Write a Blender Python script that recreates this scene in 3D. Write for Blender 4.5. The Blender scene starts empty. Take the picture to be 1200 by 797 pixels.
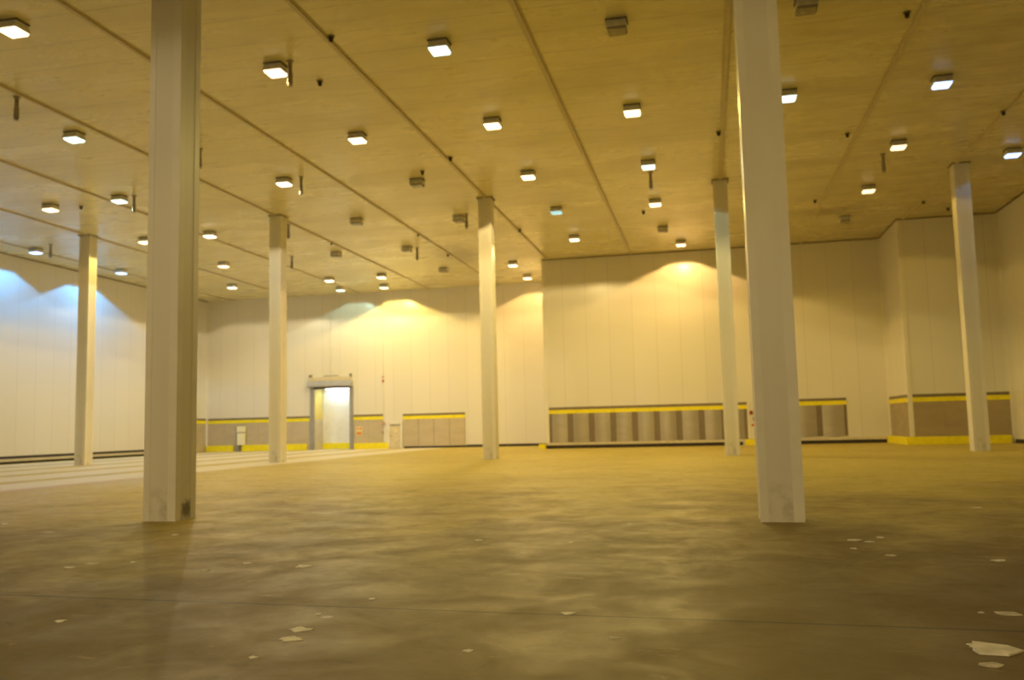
import bpy, bmesh, math, random
from mathutils import Vector, Matrix

U = 1.25                      # metres per layout unit (camera eye height = 1.2 units = 1.5 m)
CEIL = 9.933                  # ceiling height in layout units
scene = bpy.context.scene
COL = scene.collection
random.seed(7)

LIGHTS = [
    (-13.94, 15.20, 'orange', 'lit orange-white ceiling light at the top left edge, left of the front left column'),
    (-9.72, 18.65, 'orange', 'lit orange ceiling light just right of the front left column, nearest the camera there'),
    (-9.78, 23.84, 'warm', 'lit warm white ceiling light diagonally below the orange light by the front left column'),
    (-5.64, 23.74, 'yellow', 'lit yellow glaring ceiling light right above the middle column'),
    (-1.68, 23.82, 'yellow', 'lit yellow-white ceiling light left of the front right column, nearest lit one there'),
    (-13.98, 27.46, 'white', 'lit warm white ceiling light just above the top of the middle left column'),
    (-5.70, 29.15, 'warm', 'lit warm white ceiling light just up and right of the middle column top'),
    (-1.67, 34.40, 'yellow', 'lit yellow ceiling light below the cool green light, left of the right middle column'),
    (-23.85, 28.06, 'orange', 'lit orange ceiling light with a glinting pipe, up and left of the far left column'),
    (-20.81, 33.99, 'white', 'lit warm white ceiling light just right of the front left column, on a ceiling batten'),
    (-23.97, 40.45, 'orange', 'lit orange ceiling light with a glinting pipe, right of the front left column'),
    (-27.10, 46.69, 'white', 'lit small warm ceiling light closest to the left back corner of the hall'),
    (-20.83, 46.46, 'white', 'lit small warm ceiling light above the roller door, left of a cool one'),
    (-17.66, 46.41, 'warm', 'lit small warm ceiling light, upper of two close together right of the roller door'),
    (-18.82, 49.89, 'yellow', 'lit small yellow ceiling light, lower of two close together right of the roller door'),
    (-9.82, 45.33, 'warm', 'lit small warm ceiling light right of the middle column, nearer of two in the recess'),
    (-9.91, 49.63, 'orange', 'lit small orange ceiling light nearest the back wall in the recess by the wall step'),
    (-5.70, 39.90, 'warm', 'lit warm ceiling light close to the upper left end of the stepped-forward back wall'),
    (-0.93, 42.78, 'orange', 'lit orange ceiling light right against the stepped-forward back wall, above its bright patch'),
    (6.28, 29.34, 'amber', 'lit amber ceiling light left of the right-hand column top'),
    (6.29, 34.81, 'amber', 'lit amber ceiling light at the right, farther back than the other amber one'),
    (-24.11, 34.17, 'yellow', 'lit small yellow ceiling light half hidden behind the front left column'),
    (-5.59, 18.50, 'green', 'lit cool green-white ceiling light, large and near, top middle of the ceiling'),
    (-17.50, 21.45, 'green', 'lit cool blue-green ceiling light at the left, below the orange-white one'),
    (-20.67, 27.75, 'green', 'lit cool blue-green ceiling light above and right of the far left column'),
    (-30.07, 34.53, 'blue', 'lit bluish white ceiling light by the left wall, left of the far left column'),
    (-29.90, 40.40, 'blue', 'lit bluish white ceiling light by the left wall, right of the far left column'),
    (-21.63, 49.87, 'green', 'lit small cool green ceiling light farthest back above the roller door'),
    (-5.61, 34.43, 'cyan', 'dim cyan ceiling light right of the middle column top'),
    (-1.59, 29.15, 'green', 'lit cool green-white ceiling light between the two yellow ones left of the right middle column'),
    (2.44, 23.88, 'green', 'lit cool white ceiling light touching the right side of the front right column'),
    (6.28, 23.99, 'blue', 'lit blue-white ceiling light at the upper right, nearest the camera there'),
    (10.21, 31.37, 'blue', 'lit blue-white ceiling light at the right edge, right of the right-hand column top'),
    (-1.57, 18.54, 'off', 'unlit grey ceiling light at the top, left of the front right column'),
    (2.38, 18.63, 'off', 'unlit grey ceiling light at the top edge, right of the front right column'),
    (-9.64, 28.93, 'off', 'unlit grey ceiling light left of the middle column top'),
    (-13.90, 33.73, 'off', 'unlit dark grey ceiling light right of the middle left column top'),
    (-17.50, 39.85, 'off', 'unlit pale ceiling light right of the middle left column, above the roller door'),
    (-13.82, 39.80, 'off', 'unlit grey ceiling light beside a hanging pipe, left of the middle column'),
    (-9.74, 34.62, 'off', 'unlit pale grey ceiling light closest to the left side of the middle column'),
    (-1.62, 39.39, 'off', 'unlit dark grey ceiling light above the orange one on the stepped-forward back wall'),
    (6.16, 39.88, 'off', 'unlit pale ceiling light amid a dark ceiling stain at the right'),
    (-13.80, 45.79, 'off', 'unlit faint pale ceiling light nearest the back wall, left of the middle column'),
]
SPRINKLERS = [
    (-16.99, 18.70, 'at the far left, below the orange-white light'),
    (-9.29, 18.54, 'beside the orange light right of the front left column'),
    (-20.17, 27.90, 'beside the cool light right of the far left column top'),
    (-13.34, 27.45, 'beside the warm light above the middle left column'),
    (-1.60, 30.47, 'under the cool green light left of the right middle column'),
    (-9.33, 34.31, 'beside the pale unlit light left of the middle column'),
    (-13.42, 40.12, 'right of an unlit light, between the middle left and middle columns'),
    (6.06, 30.67, 'at the right, between the two amber lights'),
    (-14.89, 23.72, 'touching the right edge of the front left column'),
    (-17.00, 33.78, 'at the right edge of the middle left column'),
    (-28.81, 33.97, 'by the left wall, left of the far left column'),
    (-20.02, 40.16, 'just right of the middle left column, farther back'),
]
STUBS = [
    (-7.82, 17.57, 'on the batten in the upper left middle, nearest the camera'),
    (-9.13, 19.84, 'right of the orange light by the front left column'),
    (-7.79, 26.81, 'on the batten up and left of the middle column'),
    (-9.14, 28.00, 'above an unlit light left of the middle column'),
    (0.68, 26.71, 'on the batten above the right middle column'),
    (4.56, 28.03, 'left of the batten at the right, above the amber lights'),
    (4.59, 19.79, 'at the top edge of the ceiling on the right'),
    (8.71, 27.24, 'on the batten at the right edge'),
    (-2.25, 36.16, 'left of the yellow light by the right middle column'),
    (-7.84, 37.80, 'on the batten right of the middle column'),
    (8.93, 38.00, 'on the batten left of the right-hand column'),
    (4.55, 36.45, 'on the batten at the right, farthest back'),
    (-16.77, 37.62, 'on the batten right of the middle left column'),
    (-12.38, 37.18, 'on the batten left of the middle column, midway'),
    (-12.47, 42.16, 'on the batten left of the middle column, farthest back'),
    (-22.94, 28.57, 'just above the far left column'),
    (10.25, 39.61, 'just left of the right-hand column near the block'),
]
SCRAPS = [
    (1.39, 5.02, 0.26, 'largest off-white scrap of torn board near the bottom right corner'),
    (1.28, 4.78, 0.1, 'crumbled pale scrap just below the largest scrap at bottom right'),
    (1.31, 5.15, 0.07, 'small pale scrap left of the largest scrap at bottom right'),
    (1.73, 5.97, 0.14, 'flat pale scrap at the right edge above the largest scrap'),
    (1.57, 6.00, 0.04, 'tiny pale scrap left of the flat scrap at the right edge'),
    (2.28, 8.12, 0.12, 'thin pale scrap near the right edge, level with the dark floor'),
    (1.35, 9.38, 0.13, 'widest pale scrap right of the front right column base'),
    (1.47, 9.26, 0.08, 'small pale scrap touching the widest one right of the front right column'),
    (1.64, 9.59, 0.08, 'small pale scrap behind the widest one right of the front right column'),
    (1.26, 8.78, 0.06, 'small pale scrap in front of the widest one right of the front right column'),
    (1.50, 8.36, 0.1, 'dull pale scrap farthest right of the group by the front right column'),
    (-0.94, 5.72, 0.09, 'crumpled pale scrap alone in the middle foreground'),
    (-2.49, 5.09, 0.13, 'upper of two white paper scraps lying together in the left foreground'),
    (-2.42, 4.86, 0.13, 'lower of two white paper scraps lying together in the left foreground'),
    (-3.59, 7.42, 0.16, 'white paper scrap right of the front left column, larger and farther back'),
    (-2.56, 5.52, 0.05, 'little white scrap just behind the two scraps lying together'),
    (-2.44, 4.44, 0.05, 'little white scrap nearest the bottom edge in the left foreground'),
    (-5.82, 7.22, 0.1, 'white scrap left of the front left column, brightest of the group'),
    (-5.75, 7.43, 0.12, 'long dull scrap beside the brightest one left of the front left column'),
    (-4.20, 5.14, 0.07, 'white scrap alone near the bottom left corner'),
    (-4.22, 7.57, 0.09, 'thin white scrap between the front left column and the larger paper scrap'),
    (-4.38, 7.13, 0.1, 'dull white scrap in front and right of the front left column'),
    (-6.31, 9.61, 0.08, 'small white scrap just in front of the front left column base'),
    (-5.39, 7.55, 0.05, 'tiny pale scrap in front and left of the front left column'),
    (-2.40, 6.05, 0.05, 'small pale scrap right of the two white paper scraps, farther back'),
    (-1.32, 4.72, 0.05, 'small pale scrap near the bottom edge left of the middle'),
    (-0.58, 5.10, 0.07, 'dull grey scrap right of the crumpled one in the middle foreground'),
    (-8.23, 9.82, 0.16, 'flat pale scrap far left of the front left column base'),
    (-9.76, 10.78, 0.1, 'pale scrap at the left edge of the floor'),
    (-2.46, 9.26, 0.09, 'thin pale scrap in the middle floor in front of the middle column'),
    (3.37, 12.69, 0.1, 'pale scrap in front of the right-hand column base'),
]
CAM_X = (0.9759, 0.216915, -0.023832)
CAM_Y = (0.044322, -0.09009, 0.994947)
CAM_Z = (0.213672, -0.972025, -0.097533)


# ------------------------------------------------------------------ helpers
class MB:
    """collects shapes (layout units, local to the thing) and links them as ONE mesh object"""
    def __init__(s): s.bm = bmesh.new()
    def hexa(s, p):           # 8 points: bottom ring 0-3, top ring 4-7
        v = [s.bm.verts.new(Vector(q) * U) for q in p]
        for f in ((3,2,1,0),(4,5,6,7),(0,1,5,4),(1,2,6,5),(2,3,7,6),(3,0,4,7)):
            s.bm.faces.new([v[i] for i in f])
        return s
    def box(s, x0, x1, y0, y1, z0, z1):
        return s.hexa([(x0,y0,z0),(x1,y0,z0),(x1,y1,z0),(x0,y1,z0),(x0,y0,z1),(x1,y0,z1),(x1,y1,z1),(x0,y1,z1)])
    def frustum(s, w0, d0, z0, w1, d1, z1, cx=0, cy=0):
        r = lambda w, d, z: [(cx-w/2,cy-d/2,z),(cx+w/2,cy-d/2,z),(cx+w/2,cy+d/2,z),(cx-w/2,cy+d/2,z)]
        return s.hexa(r(w0,d0,z0) + r(w1,d1,z1))
    def lathe(s, prof, c=(0,0,0), axis='z', n=20):    # prof: (radius, height) list
        rings = []
        for r, h in prof:
            ring = []
            for k in range(n):
                a = 2*math.pi*k/n; x, y = r*math.cos(a), r*math.sin(a)
                q = {'z':(x,y,h),'x':(h,x,y),'y':(x,h,y)}[axis]
                ring.append(s.bm.verts.new((Vector(q)+Vector(c))*U))
            rings.append(ring)
        for a, b in zip(rings, rings[1:]):
            for k in range(n):
                s.bm.faces.new((a[k], a[(k+1)%n], b[(k+1)%n], b[k]))
        s.bm.faces.new(rings[0][::-1]); s.bm.faces.new(rings[-1])
        return s
    def prism(s, pts, z0, z1, ztop=None):             # pts: outline in xy
        a = [s.bm.verts.new(Vector((x,y,z0))*U) for x,y in pts]
        b = [s.bm.verts.new(Vector((x,y,ztop[i] if ztop else z1))*U) for i,(x,y) in enumerate(pts)]
        n = len(pts)
        s.bm.faces.new(a[::-1]); s.bm.faces.new(b)
        for k in range(n): s.bm.faces.new((a[k],a[(k+1)%n],b[(k+1)%n],b[k]))
        return s
    def prism_axis(s, pts, lo, hi, axis):             # pts in the plane across the axis
        m = {'x':lambda u,v,t:(t,u,v), 'y':lambda u,v,t:(u,t,v)}[axis]
        a = [s.bm.verts.new(Vector(m(u,v,lo))*U) for u,v in pts]
        b = [s.bm.verts.new(Vector(m(u,v,hi))*U) for u,v in pts]
        n = len(pts)
        s.bm.faces.new(a[::-1]); s.bm.faces.new(b)
        for k in range(n): s.bm.faces.new((a[k],a[(k+1)%n],b[(k+1)%n],b[k]))
        return s
    def build(s, name, mat, parent=None, bevel=0, smooth=False):
        bmesh.ops.recalc_face_normals(s.bm, faces=s.bm.faces)
        if bevel:
            bmesh.ops.bevel(s.bm, geom=s.bm.edges[:], offset=bevel*U, segments=2, affect='EDGES', profile=.6, clamp_overlap=True)
        me = bpy.data.meshes.new(name); s.bm.to_mesh(me); s.bm.free()
        me.materials.append(mat)
        if smooth:
            for p in me.polygons: p.use_smooth = True
        o = bpy.data.objects.new(name, me); COL.objects.link(o)
        if parent: o.parent = parent
        return o

def tag(o, label, cat, group=None):
    o['label'] = label; o['category'] = cat
    if group: o['group'] = group
    return o
def thing(name, label, cat, loc, group=None, rz=0):
    o = bpy.data.objects.new(name, None); COL.objects.link(o)
    o.location = Vector(loc)*U; o.rotation_euler.z = rz; o.empty_display_size = .2
    return tag(o, label, cat, group)
def struct(o): o['kind'] = 'structure'; return o
def copy_thing(o, loc, label, group):
    c = o.copy(); COL.objects.link(c); c.location = Vector(loc)*U; tag(c, label, o['category'], group)
    for ch in o.children:
        if ch.type == 'LIGHT': continue          # every fixture gets a lamp of its own strength
        d = ch.copy(); COL.objects.link(d); d.parent = c
        for g in ch.children:
            e = g.copy(); COL.objects.link(e); e.parent = d
    return c

# ------------------------------------------------------------------ materials
class NT:
    def __init__(s, name):
        s.m = bpy.data.materials.new(name); s.m.use_nodes = True
        s.t = s.m.node_tree; s.n = s.t.nodes; s.l = s.t.links
        s.b = s.n['Principled BSDF']
    def add(s, kind, **kw):
        n = s.n.new(kind)
        for k, v in kw.items(): setattr(n, k, v)
        return n
    def put(s, sock, v):
        if hasattr(v, 'is_linked') or isinstance(v, bpy.types.NodeSocket): s.l.new(v, sock)
        else: sock.default_value = v
    def math(s, op, a, b=0.0, c=0.0, clamp=False):
        n = s.add('ShaderNodeMath', operation=op, use_clamp=clamp)
        for i, v in enumerate((a, b, c)): s.put(n.inputs[i], v)
        return n.outputs[0]
    def pos(s):
        return s.add('ShaderNodeNewGeometry').outputs['Position']
    def obj(s): return s.add('ShaderNodeTexCoord').outputs['Object']
    def xyz(s, v):
        n = s.add('ShaderNodeSeparateXYZ'); s.l.new(v, n.inputs[0]); return n.outputs
    def noise(s, vec, scale, detail=4, rough=.55, stretch=None, dist=0):
        if stretch:
            mp = s.add('ShaderNodeMapping'); s.l.new(vec, mp.inputs[0]); mp.inputs['Scale'].default_value = stretch; vec = mp.outputs[0]
        n = s.add('ShaderNodeTexNoise'); s.l.new(vec, n.inputs['Vector'])
        n.inputs['Scale'].default_value = scale; n.inputs['Detail'].default_value = detail
        n.inputs['Roughness'].default_value = rough; n.inputs['Distortion'].default_value = dist
        return n.outputs[0]
    def ramp(s, f, a, b, lo=0.0, hi=1.0):
        n = s.add('ShaderNodeMapRange'); n.interpolation_type = 'SMOOTHSTEP'
        s.put(n.inputs[0], f); n.inputs[1].default_value = a; n.inputs[2].default_value = b
        n.inputs[3].default_value = lo; n.inputs[4].default_value = hi
        return n.outputs[0]
    def mix(s, f, a, b):
        n = s.add('ShaderNodeMix', data_type='RGBA')
        s.put(n.inputs[0], f)
        for i, v in ((6, a), (7, b)):
            s.put(n.inputs[i], v if not isinstance(v, tuple) else (*v, 1))
        return n.outputs[2]
    def base(s, v): s.put(s.b.inputs['Base Color'], v if not isinstance(v, tuple) else (*v, 1))
    def rough(s, v): s.put(s.b.inputs['Roughness'], v)
    def bump(s, h, strength=.2, dist=.02):
        n = s.add('ShaderNodeBump'); s.put(n.inputs['Height'], h)
        n.inputs['Strength'].default_value = strength; n.inputs['Distance'].default_value = dist
        s.l.new(n.outputs[0], s.b.inputs['Normal'])

def plain(name, col, rough=.5, metal=0.0, var=.12, scale=6):
    m = NT(name); nz = m.noise(m.obj(), scale, 5)
    m.base(m.mix(m.ramp(nz, .3, .7), tuple(c*(1-var) for c in col), tuple(min(1, c*(1+var*.5)) for c in col)))
    m.rough(m.ramp(nz, .25, .75, rough*.85, min(1, rough*1.15)))
    m.b.inputs['Metallic'].default_value = metal
    return m.m

def panel_wall(name, axis, pitch=1.2, col=(.80,.775,.72), off=0.0, rough=.29):
    """insulated metal wall panels: joints every `pitch` units, shallow ribs between"""
    m = NT(name); p = m.pos(); c = m.xyz(p)[axis]
    u = m.math('FRACT', m.math('DIVIDE', m.math('ADD', c, 1000*pitch*U+off*U), pitch*U))
    d = m.math('ABSOLUTE', m.math('SUBTRACT', u, .5))
    joint = m.ramp(d, .486, .497)
    cell = m.math('FLOOR', m.math('DIVIDE', m.math('ADD', c, 1000*pitch*U+off*U), pitch*U))
    wn = m.add('ShaderNodeTexWhiteNoise', noise_dimensions='1D'); m.l.new(cell, wn.inputs['W'])
    tone = m.math('MULTIPLY_ADD', wn.outputs[0], .035, .965)
    f = m.math('MULTIPLY', tone, m.ramp(joint, 0, 1, 1, .80))
    mm = m.add('ShaderNodeMix', data_type='RGBA', blend_type='MULTIPLY'); mm.inputs[0].default_value = 1
    mm.inputs[6].default_value = (*col, 1)
    cc = m.add('ShaderNodeCombineColor')
    for i in range(3): m.l.new(f, cc.inputs[i])
    m.l.new(cc.outputs[0], mm.inputs[7])
    m.base(mm.outputs[2])
    m.rough(rough)
    m.bump(m.math('MULTIPLY', joint, -1), .2, .01)
    return m.m

def ceiling_mat():
    m = NT('ceiling_panel_metal'); p = m.pos(); X, Y, Z = m.xyz(p)
    u = m.math('FRACT', m.math('DIVIDE', m.math('ADD', Y, 500.0), 1.15*U))
    d = m.math('ABSOLUTE', m.math('SUBTRACT', u, .5))
    joint = m.ramp(d, .47, .497)
    n1 = m.noise(p, .35, 6, .6, (.55, 1.3, 1)); n2 = m.noise(p, 2.2, 5, .6, (.3, 1.6, 1))
    c = m.mix(m.ramp(n1, .35, .7), (.80,.745,.47), (.68,.625,.37))
    c = m.mix(m.math('MULTIPLY', m.ramp(n2, .5, .8), .35), c, (.42,.36,.26))
    # grimy stain around the dead lamp on the right, and a smoky one left of the middle column
    for cx, cy, rx, ry in ((5.6,38.7,1.5,1.2),(-12.0,42.4,1.6,3.0)):
        dx = m.math('DIVIDE', m.math('SUBTRACT', X, cx*U), rx*U); dy = m.math('DIVIDE', m.math('SUBTRACT', Y, cy*U), ry*U)
        r = m.math('SQRT', m.math('ADD', m.math('MULTIPLY', dx, dx), m.math('MULTIPLY', dy, dy)))
        r = m.math('ADD', r, m.math('MULTIPLY', m.math('SUBTRACT', m.noise(p, 1.5, 5), .5), 1.6))
        c = m.mix(m.ramp(r, .2, 1.2, .5, 0), c, (.2,.16,.1))
    # dirty streaks, plus dim light painted in as darker right-hand bays
    dirt_and_dim = m.math('MULTIPLY', m.ramp(m.math('ADD', X, m.math('MULTIPLY', m.math('SUBTRACT', n1, .5), 14.0)), -2.0, 11.0), m.ramp(n2, .3, .65, .25, .6))
    c = m.mix(dirt_and_dim, c, (.40,.33,.19))
    c = m.mix(m.math('MULTIPLY', joint, .3), c, (.25,.2,.12))
    m.base(c); m.rough(m.ramp(n1, .3, .7, .24, .34)); m.bump(m.math('MULTIPLY', joint, -1), .2, .01)
    return m.m

def floor_mat():
    m = NT('worn_concrete_floor'); p = m.pos(); X, Y, Z = m.xyz(p)
    n1 = m.noise(p, .16, 7, .62, None, .6); n2 = m.noise(p, 1.15, 8, .66, None, .5); n3 = m.noise(p, 5, 6, .7)
    c = m.mix(m.ramp(n1, .35, .66), (.60,.485,.12), (.53,.42,.10))
    c = m.mix(m.math('MULTIPLY', m.ramp(n2, .58, .76), .5), c, (.17,.14,.065))
    c = m.mix(m.math('MULTIPLY', m.ramp(n2, .45, .3), .12), c, (.62,.54,.22))
    c = m.mix(m.math('MULTIPLY', m.ramp(n3, .48, .72), .45), c, (.24,.19,.07))
    # darker foreground and right: dim light painted in, plus ragged patches of dirt
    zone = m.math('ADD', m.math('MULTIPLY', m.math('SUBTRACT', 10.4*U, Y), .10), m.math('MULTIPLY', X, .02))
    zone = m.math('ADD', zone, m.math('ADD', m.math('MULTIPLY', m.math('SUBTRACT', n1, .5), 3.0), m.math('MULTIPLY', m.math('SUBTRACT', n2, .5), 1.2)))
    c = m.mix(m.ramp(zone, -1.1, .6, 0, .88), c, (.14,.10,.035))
    n4 = m.noise(p, 2.3, 8, .7, (.8, 1.4, 1), .3)
    c = m.mix(m.math('MULTIPLY', m.ramp(n4, .56, .72), .55), c, (.10,.075,.03))
    c = m.mix(m.math('MULTIPLY', m.ramp(n4, .40, .27), .30), c, (.62,.52,.28))
    # old rack aisles on the left: long cleaner strips running to the back wall
    xw = m.math('ADD', X, m.math('MULTIPLY', m.math('SUBTRACT', m.noise(p, .5, 4), .5), .5))
    t = m.math('DIVIDE', m.math('ADD', xw, 15.3*U), 3.3*U)
    w = m.math('ABSOLUTE', m.math('SUBTRACT', m.math('FRACT', m.math('ADD', t, 100.0)), .5))
    light = m.math('MULTIPLY', m.ramp(xw, -15.2*U, -15.6*U), m.ramp(w, .42, .30))
    c = m.mix(m.math('MULTIPLY', light, .85), c, (.80,.74,.62))
    edge = m.math('MULTIPLY', m.ramp(m.math('ABSOLUTE', m.math('ADD', xw, 15.7*U)), .55*U, .25*U), m.ramp(Y, 30*U, 20*U))
    c = m.mix(m.math('MULTIPLY', edge, .5), c, (.55,.36,.14))
    # saw-cut joint across the foreground
    jl = m.math('SUBTRACT', m.math('MULTIPLY_ADD', X, .0607, Y), 5.61*U)
    jl = m.math('ABSOLUTE', m.math('SUBTRACT', m.math('WRAP', jl, 7*U, -7*U), 0.0))
    joint = m.ramp(jl, .010*U, .022*U, 1, 0)
    c = m.mix(m.math('MULTIPLY', joint, .75), c, (.07,.055,.035))
    # pale flecks of old paint
    v = m.add('ShaderNodeTexVoronoi'); m.l.new(p, v.inputs['Vector']); v.inputs['Scale'].default_value = 1.1
    fl = m.math('MULTIPLY', m.ramp(v.outputs['Distance'], .07, .03), m.ramp(n2, .5, .42))
    c = m.mix(m.math('MULTIPLY', fl, .7), c, (.62,.57,.47))
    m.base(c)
    m.rough(m.math('ADD', m.ramp(n2, .3, .7, .42, .58), m.math('MULTIPLY', n3, .08)))
    m.b.inputs['Specular IOR Level'].default_value = .17
    m.bump(m.math('ADD', m.math('MULTIPLY', n3, .6), m.math('MULTIPLY', joint, -2)), .05, .02)
    return m.m

def column_mat(name, stain=False):
    m = NT(name); p = m.obj(); X, Y, Z = m.xyz(p)
    n = m.noise(p, 1.3, 6, .6, (1,1,.12))
    c = m.mix(m.ramp(n, .4, .75), (.80,.77,.70), (.75,.715,.64))
    c = m.mix(m.math('MULTIPLY', m.ramp(Z, .9, .0), m.math('MULTIPLY', m.ramp(m.noise(p, 4, 6), .45, .7), .5)), c, (.33,.28,.2))
    if stain:
        dx = m.math('SUBTRACT', X, .25*U); dy = m.math('SUBTRACT', Y, .03*U); dz = m.math('MULTIPLY', m.math('SUBTRACT', Z, .15*U), .9)
        r = m.math('SQRT', m.math('ADD', m.math('ADD', m.math('MULTIPLY', dx, dx), m.math('MULTIPLY', dy, dy)), m.math('MULTIPLY', dz, dz)))
        r = m.math('ADD', r, m.math('MULTIPLY', m.math('SUBTRACT', m.noise(p, 9, 5), .5), .25))
        c = m.mix(m.ramp(r, .06, .2, .85, 0), c, (.09,.075,.07))
    m.base(c); m.rough(m.ramp(n, .3, .7, .32, .42))
    return m.m

def steel_mat(name, col, rough=.32, metal=.15):
    m = NT(name); p = m.pos()
    n = m.noise(p, 1.5, 6, .6, (.5,.5,1.4)); s = m.noise(p, 14, 3, .5, (1,1,.05))
    c = m.mix(m.ramp(n, .35, .75), col, tuple(x*.88 for x in col))
    m.base(c); m.rough(m.math('ADD', m.ramp(n, .3, .7, rough*.85, rough*1.2), m.math('MULTIPLY', s, .08)))
    m.b.inputs['Metallic'].default_value = metal
    return m.m

def lens_mat(name, col, strength):
    m = NT(name); m.base((.8,.8,.78)); m.rough(.25)
    o = m.obj(); n = m.noise(o, 9, 2)
    m.put(m.b.inputs['Emission Color'], (*col, 1))
    m.put(m.b.inputs['Emission Strength'], m.ramp(n, .2, .8, strength*.85, strength*1.1))
    return m.m

M = dict(
    wall_x=panel_wall('white_panel_wall_facing_room', 0),
    wall_y=panel_wall('white_panel_side_wall', 1),
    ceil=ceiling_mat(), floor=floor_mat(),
    batten=plain('painted_batten', (.60,.53,.36), .45),
    column=column_mat('column_cladding'), column_stained=column_mat('column_cladding_stained', True),
    trim=plain('white_corner_trim', (.84,.81,.74), .38, 0, .04, 2),
    collar=plain('dark_collar', (.24,.20,.13), .6),
    steel=steel_mat('kick_panel_steel', (.60,.52,.385)),
    steel_near=steel_mat('stainless_kick_panel', (.47,.43,.37), .3, .45), steel_brown=steel_mat('brown_kick_panel', (.43,.345,.22), .4, .1),
    joint=plain('painted_shade_and_flashing_steel', (.22,.175,.12), .45, .1), seam=plain('panel_seam_steel', (.42,.37,.28), .4, .1),  # joint: dark reflections painted in along kick-panel edges, also the top flashing
    yellow=plain('yellow_paint', (.93,.82,.01), .55, 0, .08, 3),
    kerb=plain('yellow_kerb_paint', (.95,.83,.01), .6, 0, .08, 3),
    cream=plain('cream_kerb_paint', (.70,.63,.46), .5),
    dark=plain('dark_gap', (.045,.035,.025), .8),
    ivory=plain('ivory_paint', (.95,.92,.66), .5, 0, .04),
    white=plain('white_paint', (.82,.80,.74), .4),
    grey=plain('grey_painted_metal', (.36,.36,.37), .45, .2),
    roller=plain('galvanised_roller_hood', (.50,.51,.56), .4, .1),
    housing=plain('lamp_housing_grey', (.75,.74,.70), .45, 0),
    housing_dark=plain('lamp_plate_dark', (.16,.15,.14), .6),
    pipe=plain('pipe_grey', (.34,.31,.25), .4, .5),
    red=plain('red_plastic', (.45,.06,.03), .45),
    orange=plain('orange_print', (.80,.30,.06), .5),
    notice=plain('notice_paper', (.80,.70,.42), .6),
    scrap=plain('scrap_paper', (.90,.88,.80), .7, 0, .2, 8),
    scrap_dull=plain('scrap_board', (.68,.63,.52), .8, 0, .3, 10),
    door=plain('white_door_leaf', (.86,.86,.82), .3, 0, .03, 2),
    reveal=plain('warm_light_reveal_paint', (.74,.60,.16), .45, 0, .1, 3),
)
TYPES = {   # light colour, lens strength, watts scale
    'white': ((1.0,.82,.50), 9, 1.0),
    'orange': ((1.0,.60,.19), 9, 1.0), 'warm': ((1.0,.73,.28), 10, 1.0), 'yellow': ((1.0,.74,.19), 10, 1.0),
    'amber': ((1.0,.66,.12), 7, .25), 'green': ((.62,1.0,.80), 6, .25), 'blue': ((.12,.47,1.0), 8, .5),
    'cyan': ((.25,.85,.95), 1.2, .03),
}
LENS = {k: lens_mat('lens_glow_'+k, tuple(.65*a+.35*(k != 'cyan') for a in c), s*.3 if k != 'cyan' else s) for k, (c, s, w) in TYPES.items()}
LENS['off'] = plain('lens_unlit_glass', (.30,.27,.23), .25)

# ------------------------------------------------------------------ the hall
XL, XR, XS, XB = -32.2, 12.55, -8.25, 8.52         # left wall, right wall, wall step, block side
YN, YF, YB, Y0 = 45.3, 52.4, 41.2, -18.0           # nearer back wall, recessed back wall, block front, rear wall
T = .3
DX0, DX1, DZ = -24.55, -22.14, 3.98                # roller-door opening
PX0, PX1, PZ = -19.46, -18.76, 1.52                # small door leaf

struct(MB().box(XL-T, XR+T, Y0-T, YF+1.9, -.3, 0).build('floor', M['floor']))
struct(MB().box(XL-T, XR+T, Y0-T, YF+T, CEIL, CEIL+.3).build('ceiling', M['ceil']))
struct(MB().box(XL-T, XL, Y0-T, YF+T, 0, CEIL).build('wall_left', M['wall_y']))
struct(MB().box(XR, XR+T, Y0-T, YB+T, 0, CEIL).build('wall_right', M['wall_y']))
struct(MB().box(XL, XR, Y0-T, Y0, 0, CEIL).build('wall_rear', M['wall_x']))
wb = MB().box(XL, DX0, YF, YF+T, 0, CEIL).box(DX1, XS+T, YF, YF+T, 0, CEIL).box(DX0, DX1, YF, YF+T, DZ, CEIL)
struct(wb.build('wall_back', M['wall_x']))
struct(MB().box(XS, XB, YN, YN+T, 0, CEIL).build('wall_front', M['wall_x']))
struct(MB().box(XS, XS+T, YN+T, YF, 0, CEIL).build('wall_step', M['wall_y']))
struct(MB().box(XB, XB+T, YB, YN+T, 0, CEIL).build('wall_block_side', M['wall_y']))
struct(MB().box(XB+T, XR, YB, YB+T, 0, CEIL).build('wall_block_front', M['wall_x']))
# doorway passage behind the recessed wall
VY = YF + 1.2
struct(MB().box(DX0-.2, DX0, YF+T, VY+.2, 0, DZ+.2).build('wall_passage_left', M['wall_y']))
struct(MB().box(DX1, DX1+.2, YF+T, VY+.2, 0, DZ+.2).build('wall_passage_right', M['wall_y']))
struct(MB().box(DX0, DX1, VY+.08, VY+.2, 0, DZ+.2).build('wall_passage_back', M['wall_x']))
struct(MB().box(DX0, DX1, YF+T, VY+.08, DZ, DZ+.2).build('ceiling_passage', M['white']))

# ceiling battens (trim): one strip along each panel joint
ends = {-30.4: YF, -26.02: YF, -21.41: YF, -16.76: YF, -12.36: YF, -7.95: YN, -3.56: YN, .80: YN, 4.87: YN, 8.78: YB}
for i, (bx, by) in enumerate(ends.items()):
    b = MB().box(bx-.045, bx+.045, Y0, by, CEIL-.05, CEIL)
    b.box(bx-.09, bx+.09, Y0, by, CEIL-.012, CEIL)
    struct(b.build('trim_%d' % (i+1), M['batten']))
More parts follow.
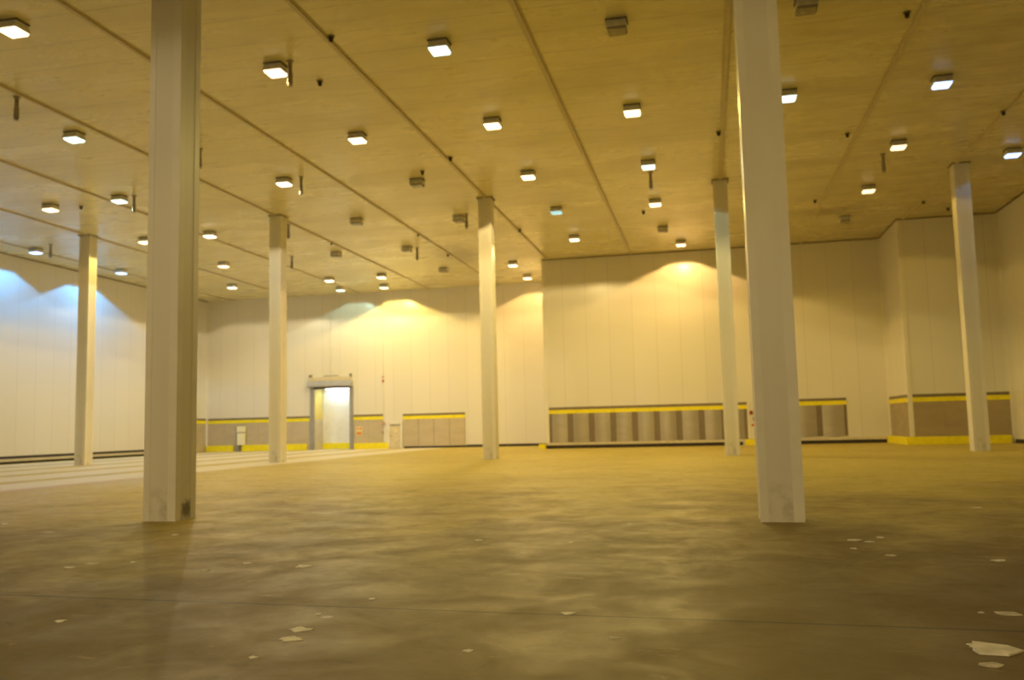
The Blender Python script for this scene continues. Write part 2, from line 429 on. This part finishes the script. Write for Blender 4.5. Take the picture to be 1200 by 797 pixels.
# corner trims of the wall panels
def corner(n, x, y, sx, sy, z0=0.0):
    b = MB().box(min(x, x+sx*.12), max(x, x+sx*.12), min(y, y+sy*.02), max(y, y+sy*.02), z0, CEIL)
    b.box(min(x, x+sx*.02), max(x, x+sx*.02), min(y, y+sy*.12), max(y, y+sy*.12), z0, CEIL)
    struct(b.build('trim_%d' % n, M['trim']))
corner(11, XL, YF, 1, -1); corner(13, XB, YN, -1, -1); corner(14, XR, YB, -1, -1)
struct(MB().box(XS-.02, XS+.16, YN-.02, YN, .3, CEIL).box(XS-.02, XS, YN, YN+.16, .3, CEIL).build('trim_12', M['trim']))
struct(MB().box(XB-.02, XB+.16, YB-.03, YB, .36, CEIL).box(XB-.02, XB, YB, YB+.14, .36, CEIL).build('trim_15', M['trim']))
# dark sealant line where the walls meet the ceiling
cove = MB()
cove.box(XL, XL+.05, Y0, YF, CEIL-.05, CEIL).box(XR-.05, XR, Y0, YB, CEIL-.05, CEIL)
struct(cove.box(XB, XR-.05, YB-.05, YB, CEIL-.05, CEIL).box(XB-.05, XB, YB-.05, YN, CEIL-.05, CEIL).box(XS, XB-.05, YN-.05, YN, CEIL-.05, CEIL).build('trim_16', M['collar']))

# baseboards: a cream kerb above a dark gap
def base(side, f):
    k = MB(); f(k, .05, .17, .30); struct(k.build('baseboard_'+side, M['cream']))
    d = MB(); f(d, .02, 0.0, .17); o = d.build('gap', M['dark'])
    o.parent = bpy.data.objects['baseboard_'+side]
    return o.parent
base('left', lambda m, t, a, b: m.box(XL, XL+t+.1, Y0, 48.6, a-.05 if a else a, b-.07))
struct(MB().box(XL, XL+.03, Y0, 48.6, .24, .36).build('trim_17', M['dark']))
base('front', lambda m, t, a, b: m.box(XS, 1.62, YN-t, YN, a, b).box(4.0, XB-.05, YN-t, YN, a, b))
struct(MB().box(-14.5, XS, YF-.03, YF, 0, .15).box(-18.55, -14.5, YF-.03, YF, 0, .12).build('baseboard_back', M['dark']))
struct(MB().box(XR-.03, XR, Y0, YB-.35, 0, .17).build('baseboard_right', M['dark']))

# ------------------------------------------------------------------ columns
def column(x, y, label, stained=False):
    t = thing('column', label, 'column', (x, y, 0), 'steel-clad columns holding the ceiling')
    w = .2515
    shaft = MB().box(-w+.006, w-.006, -w+.006, w-.006, .0, CEIL-.0)
    shaft.build('shaft', M['column_stained' if stained else 'column'], t)
    for sx in (-1, 1):
        for sy in (-1, 1):
            q = MB()
            leg = .125 if sx > 0 else .095
            xs = sorted((sx*w, sx*(w-leg))); ys = sorted((sy*w, sy*(w-.006)))
            q.box(xs[0], xs[1], ys[0], ys[1], 0.0, CEIL-.02)
            xs = sorted((sx*w, sx*(w-.006))); ys = sorted((sy*(w-.006), sy*(w-leg)))
            q.box(xs[0], xs[1], ys[0], ys[1], 0.0, CEIL-.02)
            q.build('corner_trim', M['trim'], t)
    q = .31
    c = MB().box(-q, q, -q, -w, CEIL-.03, CEIL).box(-q, q, w, q, CEIL-.03, CEIL).box(-q, -w, -w, w, CEIL-.03, CEIL).box(w, q, -w, w, CEIL-.03, CEIL)
    c.build('ceiling_collar', M['collar'], t)
    return t
column(-7.52, 11.32, 'tall white clad column in the left foreground, with a dark scuff at its base', True)
column(.805, 11.22, 'tall white clad column in the right foreground, its top out of frame')
column(-26.14, 33.08, 'farthest left column, in front of the bare white left wall')
column(-16.74, 32.36, 'white column just left of the roller door, in the middle row')
column(-7.99, 32.23, 'white column in the middle, left of the corner where the back wall steps forward')
column(.782, 32.39, 'white column in front of the long grey kick panels, left of the right foreground column')
column(8.93, 32.75, 'white column at the right in front of the block with the yellow kerb')

# ------------------------------------------------------------------ ceiling lights
def ies_text(kx, ky):
    vs = [0,10,20,30,40,45,50,54,57,60,62,64,66,68,70,72,74,76,78,80,81,82,83,84,85,86,88,90]
    hs = [0,5,10,15,20,25,30,35,40,45,50,55,60,65,70,75,80,85,90]
    sm = lambda e0, e1, x: (lambda t: t*t*(3-2*t))(max(0, min(1, (x-e0)/(e1-e0))))
    L = ['IESNA:LM-63-2002', '[TEST] flood', 'TILT=NONE', '1 1000 1 %d %d 1 2 0 0 0' % (len(vs), len(hs)), '1 1 0',
         ' '.join(map(str, vs)), ' '.join(map(str, hs))]
    for h in hs:
        row = []
        for v in vs:
            tv = math.tan(math.radians(min(v, 89.9)))
            ax, ay = abs(tv*math.cos(math.radians(h))), abs(tv*math.sin(math.radians(h)))
            ang = lambda a: math.degrees(math.atan(a))
            cut = (1-sm(ang(kx)-2.5, ang(kx)+2.5, ang(ax))) * (1-sm(ang(ky)-1.5, ang(ky)+1.5, ang(ay)))
            c = math.cos(math.radians(v))
            flat = .75 + .45*math.sin(math.radians(v))**2
            row.append('%.2f' % (1000*(cut*flat + .03*c)))
        L.append(' '.join(row))
    return '\n'.join(L) + '\n'
IES = {}
for nm, kx, ky in (('flood', 4.5, 2.8), ('wall_row', 8.5, 2.3), ('side_row', 2.3, 4.5)):
    # kx: reach along the hall's depth, ky: reach across it (tangent of the cut-off angle)
    IES[nm] = bpy.data.texts.new('luminaire_' + nm); IES[nm].write(ies_text(kx, ky))
WALL_ROW = {14: 'wall_row', 16: 'wall_row', 18: 'wall_row', 27: 'wall_row', 25: 'side_row', 26: 'side_row'}

POWER = 6.5
def light_data(kind, scale=1.0, prof='flood'):
    col, s, w = TYPES[kind]
    d = bpy.data.lights.new('lamp_'+kind, 'POINT'); d.energy = POWER*w*scale; d.color = col; d.shadow_soft_size = .09
    d.use_nodes = True
    t = d.node_tree; e = t.nodes['Emission']
    n = t.nodes.new('ShaderNodeTexIES'); n.mode = 'INTERNAL'; n.ies = IES[prof]
    t.links.new(n.outputs['Fac'], e.inputs['Strength'])
    return d
LD = {}
def fixture(kind):
    t = thing('ceiling_light', '', 'ceiling light', (0, 0, 0))
    MB().box(-.235, .235, -.19, .19, -.03, 0).build('mounting_plate', M['housing_dark'], t)
    MB().frustum(.41, .35, -.09, .41, .35, -.03).build('ballast_box', M['housing'], t, .008)
    MB().frustum(.46, .43, -.17, .42, .38, -.09).build('housing', M['housing'], t)
    fr = MB()
    fr.box(-.235,.235,-.225,-.205,-.195,-.17).box(-.235,.235,.205,.225,-.195,-.17).box(-.235,-.215,-.205,.205,-.195,-.17).box(.215,.235,-.205,.205,-.195,-.17)
    fr.build('lens_frame', M['housing'], t)
    MB().frustum(.38, .36, -.25, .43, .41, -.18).build('lens', LENS[kind], t)
    return t
PROTO = {}
BOOST = {0: 0.5, 1: 0.6, 2: 0.9, 3: 1.5, 4: 1.5, 5: 1.8, 6: 2.1, 7: 2.4, 8: 0.5, 9: 1.7, 10: 0.6, 11: 1.5, 12: 1.8, 13: 1.6, 14: 1.8, 15: 1.8, 16: 1.45, 17: 1.9, 18: 1.75, 19: 1.3, 20: 2.8, 21: 1.2, 22: 0.6, 23: 1.3, 24: 1.3, 27: 1.4, 28: 0.6, 29: 1.3, 30: 1.0, 31: 0.45, 32: 0.12, 25: 3.1, 26: 3.8}
REAR_FILL = [(-13.5, -11, 'white', 7.4), (-5.5, -11, 'warm', 4.3), (2.3, -11, 'warm', 3.9)]  # added fill lamps out of view, lighting the foreground columns' front faces
for i, (x, y, kind, label) in enumerate(LIGHTS):
    grp = 'unlit ceiling lights' if kind == 'off' else 'lit ceiling lights'
    if kind not in PROTO:
        o = PROTO[kind] = fixture(kind); o.location = Vector((x, y, CEIL))*U; tag(o, label, 'ceiling light', grp)
    else:
        o = copy_thing(PROTO[kind], (x, y, CEIL), label, grp)
    if kind != 'off':
        key = (kind, BOOST.get(i, 1.0), WALL_ROW.get(i, 'flood'))
        if key not in LD: LD[key] = light_data(*key)
        lo = bpy.data.objects.new('lamp', LD[key]); COL.objects.link(lo); lo.parent = o; lo.location = (0, 0, -.36*U)
for i, (x, y, kind, sc) in enumerate(REAR_FILL):
    o = copy_thing(PROTO[kind], (x, y, CEIL), 'added unseen fill light behind the photographer, in row %s from the camera' % ('one two three four five six seven eight nine ten'.split()[i]), 'lit ceiling lights')
    lo = bpy.data.objects.new('lamp', light_data(kind, sc, 'wall_row')); COL.objects.link(lo); lo.parent = o; lo.location = (0, 0, -.36*U)
# lamp in the doorway passage
pl = thing('doorway_light', 'hidden bright white strip light above the roller door passage', 'ceiling light', (-23.35, YF+.75, DZ))
MB().box(-.8, .8, -.08, .08, -.07, 0).build('housing', M['white'], pl)
MB().box(-.78, .78, -.06, .06, -.1, -.07).build('diffuser', lens_mat('lens_passage', (.85,.95,1.0), 12), pl)
ad = bpy.data.lights.new('lamp_passage', 'AREA'); ad.shape = 'RECTANGLE'; ad.size = 1.5*U; ad.size_y = .12*U; ad.energy = 30.0; ad.color = (.86,1.0,.95)
al = bpy.data.objects.new('lamp', ad); COL.objects.link(al); al.parent = pl; al.location = (0, 0, -.11*U)

# ------------------------------------------------------------------ sprinklers and hanger stubs
g = None
for x, y, lab in SPRINKLERS:
    lab = 'grey hanging sprinkler pipe ' + lab
    if g is None:
        g = thing('ceiling_sprinkler', lab, 'sprinkler', (x, y, CEIL), 'sprinkler pipes hanging from the ceiling')
        MB().lathe([(.09,0),(.09,-.02),(.05,-.05)]).build('escutcheon', M['pipe'], g)
        MB().lathe([(.05,-.05),(.05,-.30),(.062,-.30),(.062,-.5)]).build('pipe', M['pipe'], g)
        MB().lathe([(.066,-.5),(.066,-.57),(.03,-.58),(.03,-.60),(.065,-.605),(.065,-.62)]).build('sprinkler_head', M['pipe'], g)
    else:
        copy_thing(g, (x, y, CEIL), lab, g['group'])
g = None
for x, y, lab in STUBS:
    lab = 'small dark hanger stub ' + lab
    if g is None:
        g = thing('hanger_stub', lab, 'hanger stub', (x, y, CEIL), 'dark hanger stubs in the ceiling')
        MB().lathe([(.085,0),(.085,-.025)], n=12).build('washer', M['collar'], g)
        MB().lathe([(.05,-.025),(.05,-.10),(.035,-.13)], n=12).build('rod', M['dark'], g)
    else:
        copy_thing(g, (x, y, CEIL), lab, g['group'])

# ------------------------------------------------------------------ kick panels (wainscot)
def kick(label, origin, rz, length, z0=.3, z1=2.13, n=None, bulge=.0, mat='steel', jw=.055):
    """steel panels on the wall, local x along the wall, local -y towards the room"""
    t = thing('wall_kick_panel', label, 'kick panel', origin, 'steel kick panels along the walls', rz)
    n = n or max(1, round(length/1.06)); w = length/n
    for k in range(n):
        a, b = k*w+jw/2, (k+1)*w-jw/2
        pts = [(a, 0)]
        N = 8
        for j in range(N+1):
            s = j/N; pts.append((a+(b-a)*s, -.025-bulge*math.sin(math.pi*s)))
        pts.append((b, 0))
        MB().prism(pts, z0, z1-.33).build('panel', M[mat], t)
    MB().box(0, length, -.018, 0, z0, z1-.33).build('backing', M['joint' if jw > .1 else 'seam'], t)  # wide joints: dark bands painted in for dark reflections along panel edges
    MB().box(0, length, -.045, 0, z1-.33, z1-.135).build('yellow_stripe', M['yellow'], t)['label'] = 'yellow stripe'
    MB().box(0, length, -.03, 0, z1-.135, z1).build('top_flashing', M['joint'], t)
    return t
kick('long row of grey steel kick panels with yellow top stripe on the stepped-forward back wall', (-8.08, YN, 0), 0, 9.96, .3, 2.12, 9, .045, 'steel_near', .30)
kick('two brown-grey kick panels with yellow stripe right of the right foreground column', (4.0, YN, 0), 0, 2.55, .36, 2.2, 2, .045, 'steel_near', .26)
kick('grey kick panels with yellow stripe left of the roller door, behind the white cabinet', (XL+.12, YF, 0), 0, 7.2, 0, 2.16, 6, .004, jw=.02)
kick('short grey kick panel right of the roller door, carrying the orange notice', (-21.88, YF, 0), 0, 1.98, 0, 2.16, 2, .004, jw=.02)
kick('grey kick panels with yellow stripe right of the small white door', (-18.6, YF, 0), 0, 4.02, .12, 2.13, 4, .02, jw=.06)
kick('kick panel with yellow stripe on the end of the left wall, near the corner', (XL, YF-4.2, 0), math.pi/2, 4.1, 0, 2.18, 4, .004, jw=.02)
kick('brown kick panel with yellow stripe on the left face of the right-hand block', (XB, YN-.08, 0), -math.pi/2, 3.95, .3, 2.17, 3, .004, 'steel_brown', .02)
kick('brown kick panels with yellow stripe on the front of the right-hand block', (XB+.16, YB, 0), 0, 3.85, .3, 2.17, 3, .004, 'steel_brown', .02)

# ------------------------------------------------------------------ yellow kerbs
def kerb(label, pts, h, z=0):
    o = MB().prism([(x-pts[0][0], y-pts[0][1]) for x, y in pts], z, h).build('kerb', M['kerb'], None, .015)
    o.location = Vector((pts[0][0], pts[0][1], 0))*U
    return tag(o, label, 'kerb', 'yellow painted kerbs')
def kbox(label, x0, x1, y0, y1, h): return kerb(label, [(x0,y0),(x1,y0),(x1,y1),(x0,y1)], h)
kbox('yellow kerb in the left back corner, left of the white cabinet', XL+.1, -30.15, YF-.2, YF-.04, .40)
kbox('yellow kerb right of the white cabinet, running to the roller door', -29.55, -25.05, YF-.2, YF-.04, .41)
kbox('yellow kerb between the roller door and the small white door', -21.8, -19.55, YF-.2, YF-.04, .38)
kerb('long yellow kerb wrapping the foot of the right-hand block', [(XB-.24,YN-.1),(XB-.24,YB-.26),(XR-.12,YB-.26),(XR-.12,YB-.06),(XB-.05,YB-.06),(XB-.05,YN-.1)], .34)
kbox('small yellow block at the outer corner where the back wall steps forward', XS-.36, XS-.02, YN-.3, YN+.12, .25)
kbox('small yellow block on the floor left of the right foreground column', 1.72, 2.62, YN-.24, YN-.06, .29)

# ------------------------------------------------------------------ roller door
d1 = struct(MB().box(DX0-.28, DX0, YF-.07, YF, 0, DZ).box(DX1, DX1+.24, YF-.07, YF, 0, DZ).build('door_1', M['grey']))
b = MB()
pts = [(YF, 3.98), (YF-.30, 3.98), (YF-.36, 4.06), (YF-.36, 4.26), (YF-.28, 4.36), (YF, 4.36)]
b.prism_axis(pts, DX0-.38, DX1+.22, 'x'); b.build('roller_hood', M['roller'], d1, .01)
MB().box(DX0-.22, DX1+.12, YF-.26, YF, 4.37, 4.60).build('header_box', M['cream'], d1, .01)
MB().box(DX0-.02, DX1+.02, YF-.10, YF-.02, 3.86, 3.98).build('curtain_edge', M['dark'], d1)
MB().box(DX0-.30, DX0-.14, YF-.16, YF-.02, 4.62, 4.78).box(DX1+.04, DX1+.16, YF-.16, YF-.02, 4.62, 4.78).build('end_bracket', M['pipe'], d1)
MB().lathe([(.03,-.5),(.03,.5)], (-23.35, YF-.12, 4.68), 'x', 10).build('motor_shaft', M['pipe'], d1)
for s, (a, b_) in enumerate(((DX0, DX0+1.9), (DX0+1.92, DX1))):
    l = MB().box(a, b_, VY, VY+.06, .02, DZ).build('door_leaf', M['door'], d1)
    MB().box(a+.02, b_-.02, VY-.02, VY, .02, .40).build('kick_plate', M['yellow'], l)
MB().box(DX0, DX0+.03, YF, VY-.03, 0, 1.95).build('reveal_panel', M['steel'], d1)
MB().box(DX0, DX0+.02, YF, VY-.03, 1.95, DZ-.12).build('warm_light_reveal', M['reveal'], d1)  # yellow colour stands in for warm light on the passage side wall
MB().box(DX0+.03, DX0+.13, VY-.05, VY-.01, 0.42, DZ).build('jamb_post', M['white'], d1)
# small white door
d2 = struct(MB().box(PX0-.16, PX0, YF-.08, YF, 0, PZ+.14).box(PX1, PX1+.13, YF-.08, YF, 0, PZ+.14).box(PX0, PX1, YF-.08, YF, PZ, PZ+.14).build('door_2', M['white']))
lf = MB().box(PX0, PX1, YF-.045, YF, .03, PZ).build('door_leaf', M['cream'], d2)
MB().box(PX0+.02, PX1-.02, YF-.055, YF-.045, PZ-.10, PZ-.03).build('closer_arm', M['pipe'], lf)
MB().lathe([(.025,0),(.025,-.06),(.04,-.06),(.04,-.09)], (PX0+.09, YF-.045, .78), 'y', 10).build('door_handle', M['pipe'], lf)
for px, pz, w, h, mt in ((PX0+.33, .98, .20, .26, 'notice'), (PX0+.2, 1.2, .10, .08, 'notice'), (PX0+.12, .72, .10, .06, 'orange'), (PX0+.50, 1.17, .09, .10, 'notice')):
    MB().box(px, px+w, YF-.052, YF-.045, pz, pz+h).build('notice', M[mt], lf)

# ------------------------------------------------------------------ things on the recessed back wall
t = thing('control_cabinet', 'white box cabinet on a post between two yellow kerbs, left of the roller door', 'cabinet', (-29.8, YF-.1, 0))
MB().box(.0, .52, -.28, -.02, 1.24, 1.62).build('upper_box', M['ivory'], t, .012)
MB().box(.02, .50, -.26, -.02, .42, 1.18).build('lower_box', M['ivory'], t, .012)
MB().box(.03, .49, -.25, -.03, 1.18, 1.24).build('band', M['pipe'], t)
MB().box(-.14, -.03, -.16, -.04, 0, 1.62).build('post', M['grey'], t)
MB().box(.02, .10, -.2, -.06, 0, .42).build('foot', M['grey'], t)

t = thing('warning_notice', 'orange and cream notice on the grey kick panel right of the roller door', 'notice', (-21.72, YF-.035, .84))
MB().box(0, .42, -.015, 0, 0, .60).build('board', M['notice'], t)
MB().box(.05, .37, -.02, -.015, .05, .24).build('orange_print', M['orange'], t)
MB().box(.07, .16, -.02, -.015, .36, .53).box(.26, .35, -.02, -.015, .36, .53).build('picture', M['orange'], t)

t = thing('alarm_beacon', 'small red alarm beacon high on the wall right of the roller door', 'alarm', (-19.88, YF, 4.16))
MB().box(-.05, .05, -.08, 0, 0, .16).build('sounder', M['red'], t, .01)
MB().lathe([(.045,0),(.045,-.09),(.02,-.12)], (0, 0, .32), 'y', 14).build('beacon_lens', M['red'], t)
t = thing('fire_call_point', 'small red call point beside the frame of the small white door', 'alarm', (-19.86, YF-.05, 1.56))
MB().box(-.08, .08, -.09, 0, -.07, .09).build('housing', M['red'], t, .012)
MB().box(-.04, .04, -.097, -.088, -.03, .05).build('glass', M['white'], t)
t = thing('push_switch', 'small dark push button on the kick panel below the red call point', 'switch', (-19.92, YF-.05, 1.01))
MB().box(-.05, .05, -.06, 0, -.06, .06).build('housing', M['pipe'], t, .01)
MB().lathe([(.025,-.06),(.025,-.08)], (0, 0, .0), 'y', 12).build('button', M['dark'], t)
o = MB().lathe([(.022,0),(.022,CEIL-4.55)], (0, 0, 0), 'z', 10).build('conduit', M['white'])
o.location = Vector((-19.88, YF-.03, 4.52))*U; tag(o, 'thin vertical conduit running up the wall above the red alarm beacon', 'conduit')
o = MB().lathe([(.02,0),(.02,CEIL-4.75)], (0, 0, 0), 'z', 10).build('conduit', M['white'])
o.location = Vector((-23.4, YF-.03, 4.72))*U; tag(o, 'thin vertical conduit running up the wall above the roller door', 'conduit')
o = MB().lathe([(.018,0),(.018,2.4)], (0, 0, 0), 'z', 10).build('conduit', M['white'])
o.location = Vector((-19.88, YF-.03, 1.72))*U; tag(o, 'thin vertical conduit from the red call point up to the alarm beacon', 'conduit')

# ------------------------------------------------------------------ things beside the right foreground column, on the nearer back wall
t = thing('fire_call_point', 'dark red call point above two small fittings, left of the right foreground column', 'alarm', (2.07, YN, 1.60))
MB().box(-.07, .07, -.08, 0, -.09, .09).build('housing', M['red'], t, .012)
MB().box(-.04, .04, -.087, -.078, -.04, .05).build('glass', M['dark'], t)
t = thing('push_switch', 'red-brown push button lowest of the fittings left of the right foreground column', 'switch', (2.14, YN, .98))
MB().box(-.09, .09, -.06, 0, -.05, .06).build('housing', M['orange'], t, .01)
MB().lathe([(.03,-.06),(.03,-.085)], (-.02, 0, 0), 'y', 12).build('button', M['red'], t)
t = thing('cable_box', 'small grey cable box between the call point and the push button at the column', 'cable box', (2.19, YN, 1.22))
MB().box(-.05, .05, -.06, 0, -.04, .16).build('housing', M['pipe'], t, .01)
MB().box(.05, .20, -.03, 0, -.02, .01).build('cable', M['pipe'], t)
o = struct(MB().box(1.88, 1.97, YN-.03, YN, .3, 2.15).box(2.62, 2.72, YN-.03, YN, .3, 2.15).box(1.88, 2.72, YN-.03, YN, 2.15, 2.25).build('trim_18', M['trim']))

# ------------------------------------------------------------------ scraps on the floor
for x, y, s, lab in SCRAPS:
    rnd = random.Random(int(x*1000)+int(y*77))
    n = rnd.choice((9, 10, 11, 12)); a0 = rnd.random()*6.28
    pts = []; zt = []
    big = s > .2
    for k in range(n):
        a = a0 + 6.283*k/n + rnd.uniform(-.2, .2); r = s*.55*rnd.uniform(.5, 1.15)
        pts.append((r*math.cos(a)*1.15, r*math.sin(a)*1.0)); zt.append(rnd.uniform(.002, .005))
    if big: pts = [(-.11,-.05),(.02,-.07),(.12,.03),(.06,.08),(-.10,.11),(-.12,.03)]; zt = [.012,.01,.008,.02,.03,.02]
    o = MB().prism(pts, 0, 0, zt).build('paper_scrap', M['scrap_dull' if ('dull' in lab or 'crumbled' in lab or 'flat' in lab) else 'scrap'])
    o.location = Vector((x, y, 0))*U
    tag(o, lab, 'scrap', 'scraps littering the floor')

# ------------------------------------------------------------------ world, camera, view
w = bpy.data.worlds.new('world'); scene.world = w; w.use_nodes = True
w.node_tree.nodes['Background'].inputs[0].default_value = (.9, .8, .6, 1); w.node_tree.nodes['Background'].inputs[1].default_value = .0
cam = bpy.data.cameras.new('camera'); co = bpy.data.objects.new('camera', cam); COL.objects.link(co)
R = Matrix((CAM_X, CAM_Y, CAM_Z)).transposed()
co.matrix_world = Matrix.Translation((0, 0, 1.2*U)) @ R.to_4x4()
cam.sensor_fit = 'HORIZONTAL'; cam.sensor_width = 36; cam.lens = 30.977; cam.clip_end = 300
cam.dof.use_dof = True; cam.dof.focus_distance = 5.0; cam.dof.aperture_fstop = 2.4
scene.camera = co
vs = scene.view_settings
vs.view_transform = 'Standard'; vs.look = 'None'; vs.gamma = 1; vs.use_curve_mapping = False; vs.exposure = 0.0
